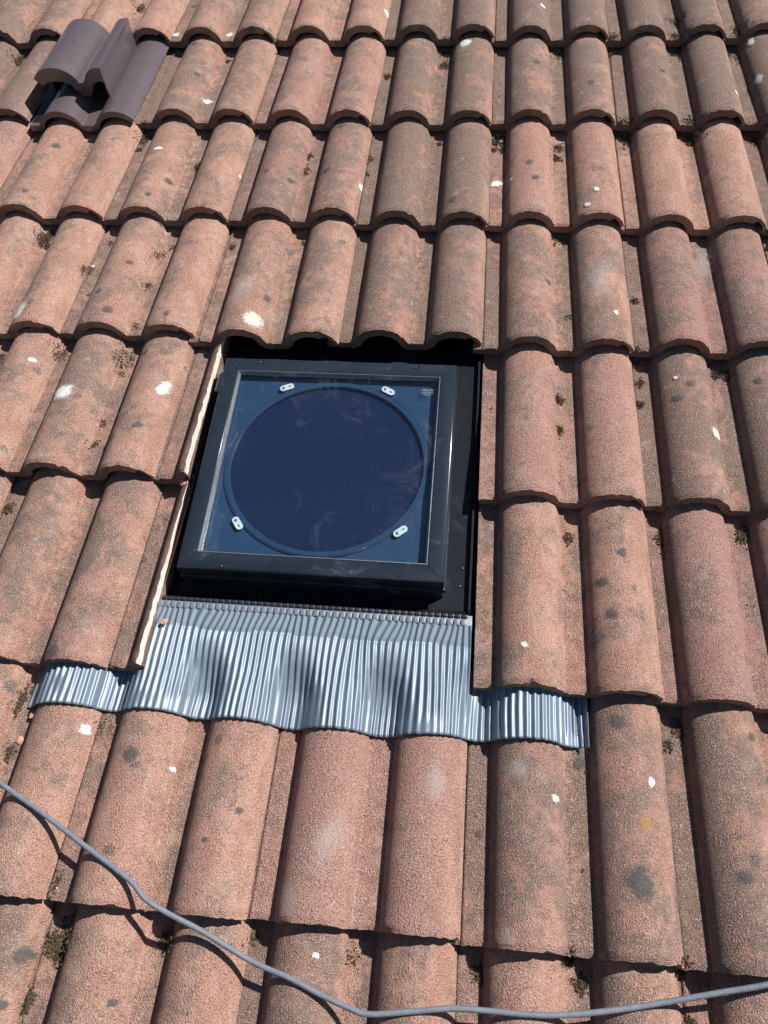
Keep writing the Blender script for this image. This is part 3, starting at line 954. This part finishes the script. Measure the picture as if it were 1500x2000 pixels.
def apron():
    U0, U1 = 0.228, 1.150
    nu = int((U1 - U0) / LAM * 9)
    nv = 44
    V0, V1 = 1.984, 2.168
    verts = []
    idx = {}
    for j in range(nv + 1):
        v = V0 + (V1 - V0) * j / nv
        for i in range(nu + 1):
            u = U0 + (U1 - U0) * i / nu
            if not (0.4175 <= u <= 0.9575) and v < 2.05:
                continue
            lo = sst(2.03, 2.142, v)
            ub = u
            # smoothed tile surface underneath
            base = max(surf(ub, max(v, 2.0885)), (surf(ub - 0.010, max(v, 2.0885)) + surf(ub + 0.010, max(v, 2.0885)) + surf(ub, max(v, 2.0885))) / 3)
            base -= 0.0
            zt_ = -0.032 - (2.0 - v) * 0.05
            soft = -0.030 - H * 0.5 + H * 0.5 * math.cos(2 * math.pi * (u / P))
            ear = 0 if 0.4175 <= u <= 0.9575 else 1
            k = 1.0 if ear else lo
            zz = zt_ * (1 - k) + (base + 0.0075) * k
            crimp = 2.020 + 0.007 * mnoise.noise(Vector((u * 12, 0, 4)))
            above = max(0.0, crimp - v)
            sh = above * 0.34 * (0.55 + mnoise.noise(Vector((u * 14, 0, 1))) * 1.3)
            sh += 0.0030 * mnoise.noise(Vector((u * 22, v * 9, 2)))
            sh += (v - 2.03) * 0.05 * mnoise.noise(Vector((u * 16, 0, 8)))
            ph = (u - U0 - sh) / LAM
            f = ph - math.floor(ph)
            t = 1 - abs(2 * f - 1)
            t = t * t * (3 - 2 * t)
            amp = 0.0044 * (0.85 + 0.3 * mnoise.noise(Vector((u * 40, v * 14, 5))))
            crush = max(0.0, mnoise.noise(Vector((u * 19, v * 16, 11))) - 0.18) * 2.6 * sst(2.05, 2.10, v)
            amp *= max(0.2, 1 - crush * 0.9)
            if v < crimp:
                amp *= 0.95
            kick = math.exp(-((v - crimp) / 0.0025) ** 2) * 0.0016
            cr = mnoise.noise(Vector((u * 60 + v * 30, v * 70, 31)))
            zz += amp * (t - 0.5) - kick + 0.0011 * cr * abs(cr) * sst(2.03, 2.07, v)
            zz += 0.0022 * mnoise.noise(Vector((u * 26, v * 22, 21))) * sst(2.03, 2.08, v) * (0.3 if ear else 1.0)
            vv = v
            if j == nv:
                vv += 0.0012 * mnoise.noise(Vector((u * 90, 3, 0)))
            if j > nv - 12:
                vv += 0.004 * math.sin(u * 9 + 1.0) * (j - nv + 12) / 12
            uu = u
            if u > 1.118:
                w_ = (u - 1.118) / 0.032
                uu = u - 0.006 * w_
                zz += 0.004 * w_ * w_ - 0.010 * w_
            if u < 0.25:
                zz -= 0.004 * (0.25 - u) / 0.022
            idx[(i, j)] = len(verts)
            verts.append((uu - CX, -vv - CY, zl(zz)))
    faces, fm = [], []
    for j in range(nv):
        for i in range(nu):
            q = [(i, j), (i, j + 1), (i + 1, j + 1), (i + 1, j)]
            if all(t in idx for t in q):
                faces.append([idx[t] for t in q])
                fm.append(1 if V0 + (V1 - V0) * (j + 0.5) / nv < 2.020 + 0.007 * mnoise.noise(Vector(((U0 + (U1 - U0) * i / nu) * 12, 0, 4))) else 0)
    o = mesh_obj('pleated_apron', verts, faces, M_APRON, sk, mats=[M_APRON, M_APRON2], fmat=fm)
    md = o.modifiers.new('thickness', 'SOLIDIFY')
    md.thickness = 0.0008
    md.offset = -1
    o['label'] = 'grey pleated metal apron draped over the tiles below the frame'


apron()
# hinge strip: a bar and a row of beads
bm = bmesh.new()
bm_box(bm, 0.4175 - CX, 0.9575 - CX, -1.9905 - CY, -1.964 - CY, zl(-0.046), zl(-0.0385), 0.001)
bar = bm_obj('hinge_bar', bm, M_BEAD, sk)
bm = bmesh.new()
bm_box(bm, -0.0051, 0.0051, -0.0062, 0.0062, -0.004, 0.005, 0.0022)
b0 = bm_obj('hinge_bead', bm, M_BEAD, bar)
bm = bmesh.new()
bm_box(bm, -0.0047, 0.0047, -0.0030, 0.0030, -0.003, 0.0028, 0.0010)
b1 = bm_obj('hinge_tooth', bm, M_TRAY, bar)
first = True
x = 0.4235
while x < 0.954:
    for src, yy, zz in ((b0, -1.9790, -0.0360), (b1, -1.9665, -0.0380)):
        o = src if first else src.copy()
        if not first:
            COL.objects.link(o)
            o.parent = bar
        o.location = (x - CX + (0.0 if src is b0 else 0.002), yy - CY, zl(zz))
    first = False
    x += LAM

# ------------------------------------------------------------------ vent tile
def strip_mesh(name, s0, s1, zoff, thick, y0, y1, mat, parent, remap=None, flare=0.0, ny=10, lip=0.0):
    ss = s_samples(s0, s1)
    n = len(ss)
    zs = [prof(s) for s in ss]
    verts, faces = [], []
    ysn = [y0 + (y1 - y0) * j / ny for j in range(ny + 1)]
    for side in (0, 1):
        for y in ysn:
            for i, s in enumerate(ss):
                z = zs[i] - y * SLOPE + zoff + flare * y
                if side:
                    a, b = max(0, i - 1), min(n - 1, i + 1)
                    ds, dz = ss[b] - ss[a], zs[b] - zs[a]
                    L = math.hypot(ds, dz)
                    s2 = s + dz / L * thick * 0.5
                    z -= max(ds / L, 0.5) * thick
                else:
                    s2 = s
                verts.append((float(np.interp(s2, *remap)) if remap else s2, y, z))
    m = ny + 1
    O = n * m
    for j in range(m - 1):
        for i in range(n - 1):
            a = j * n + i
            faces.append((a, a + 1, a + n + 1, a + n))
            faces.append((O + a, O + a + n, O + a + n + 1, O + a + 1))
        a = j * n
        faces.append((a, a + n, O + a + n, O + a))
        a = j * n + n - 1
        faces.append((a, O + a, O + a + n, a + n))
    for i in range(n - 1):
        faces.append((i, O + i, O + i + 1, i + 1))
        a = (m - 1) * n + i
        faces.append((a, a + 1, O + a + 1, O + a))
    return mesh_obj(name, verts, faces, mat, parent, angle=40)


vt = empty('vent_tile', -P, -0.682, 0.0, 'brown plastic roof vent tile with a raised hood, the only one on the roof', 'roof vent')
strip_mesh('tile_base', -0.088, P + 0.050, 0.0, 0.016, 0.0, 0.40, M_BROWN, vt)
hood = strip_mesh('hood', -0.0525, P + 0.010, 0.064, 0.036, 0.092, 0.352, M_BROWN, vt, remap=((-0.0725, -0.0520, 0.0525, 0.0975, 0.16, 0.18), (-0.079, -0.073, 0.042, 0.064, 0.115, 0.131)))
# side walls and back of the hood
bm = bmesh.new()
bm_box(bm, 0.1090, 0.1144, 0.0925, 0.3515, -0.040, 0.028, 0.0015)
bm_obj('hood_side', bm, M_BROWN, vt)
bm = bmesh.new()
bm_box(bm, -0.064, -0.059, 0.15, 0.345, -0.045, -0.010, 0.0015)
bm_obj('hood_side', bm, M_BLACK, vt)
bm = bmesh.new()
bm_box(bm, -0.056, 0.108, 0.338, 0.345, -0.06, -0.022, 0.001)
bm_obj('hood_back', bm, M_BLACK, vt)
bm = bmesh.new()
bm_box(bm, -0.0855, -0.057, 0.014, 0.30, -0.0555, -0.0395, 0.002)
o = bm_obj('water_channel', bm, M_BLACK, vt)
bm = bmesh.new()
bmesh.ops.create_cone(bm, cap_ends=True, segments=24, radius1=0.006, radius2=0.005, depth=0.0015)
o = bm_obj('hood_plug', bm, M_BROWN, hood)
o.location = (0.001, 0.23, prof(0.015) + 0.064 - 0.23 * SLOPE + 0.0004)

# ------------------------------------------------------------------ cable
def cable():
    pts = CABLE
    # Catmull-Rom resample
    P3 = [Vector(p) for p in pts]
    P3 = [P3[0] * 2 - P3[1]] + P3 + [P3[-1] * 2 - P3[-2]]
    path = []
    for i in range(1, len(P3) - 2):
        a, b, c, d = P3[i - 1:i + 3]
        for k in range(12):
            t = k / 12
            path.append(0.5 * ((2 * b) + (c - a) * t + (2 * a - 5 * b + 4 * c - d) * t * t + (3 * b - a - 3 * c + d) * t ** 3))
    path.append(P3[-2])
    R0 = 0.0038
    nseg = 12
    verts, faces = [], []
    for i, p in enumerate(path):
        t = (path[min(i + 1, len(path) - 1)] - path[max(i - 1, 0)]).normalized()
        sd = t.cross(Vector((0, 0, 1))).normalized()
        up = sd.cross(t)
        for k in range(nseg):
            a = 2 * math.pi * k / nseg
            q = R0 * (1 + 0.07 * mnoise.noise(p * 60 + Vector((k * 0.7, 0, 0))))
            verts.append(p + sd * (q * math.cos(a)) + up * (q * math.sin(a)))
    for i in range(len(path) - 1):
        for k in range(nseg):
            l = (k + 1) % nseg
            faces.append((i * nseg + k, i * nseg + l, (i + 1) * nseg + l, (i + 1) * nseg + k))
    faces.append(tuple(range(nseg)))
    faces.append(tuple((len(path) - 1) * nseg + k for k in reversed(range(nseg))))
    o = mesh_obj('cable', verts, faces, M_CABLE)
    place(o)
    tag(o, 'weathered grey cable snaking across the lowest tile courses', 'cable')


cable()

# ------------------------------------------------------------------ broken bits of tile
def chip(x, y, z, r, label, seed):
    rg = random.Random(seed)
    bm = bmesh.new()
    bmesh.ops.create_icosphere(bm, subdivisions=2, radius=1)
    for v in bm.verts:
        q = 1 + 0.7 * mnoise.noise(v.co * 1.9 + Vector((seed, 0, 0)))
        v.co = Vector((v.co.x * r * q, v.co.y * r * q * 0.8, v.co.z * r * q * 0.38))
    o = bm_obj('tile_chip', bm, M_STONE, None, 25)
    place(o, x, y, z, rg.uniform(0, 6))
    tag(o, label, 'tile chip', 'loose chips of broken tile')


chip(0.4405, -2.0155, -0.0245, 0.0062, 'small orange chip of broken tile lying on the upper left of the pleated apron', 1)
chip(0.236, -2.222, surf(0.236, 2.222) + 0.002, 0.0075, 'orange chip of broken tile in the trough at the left edge, below the apron', 2)
chip(0.247, -2.182, surf(0.247, 2.182) + 0.002, 0.006, 'orange chip of broken tile just under the left tip of the apron', 3)
chip(0.4065, -1.730, -0.040, 0.008, 'pale orange crumb of broken tile on the sawn edge halfway up the opening', 4)
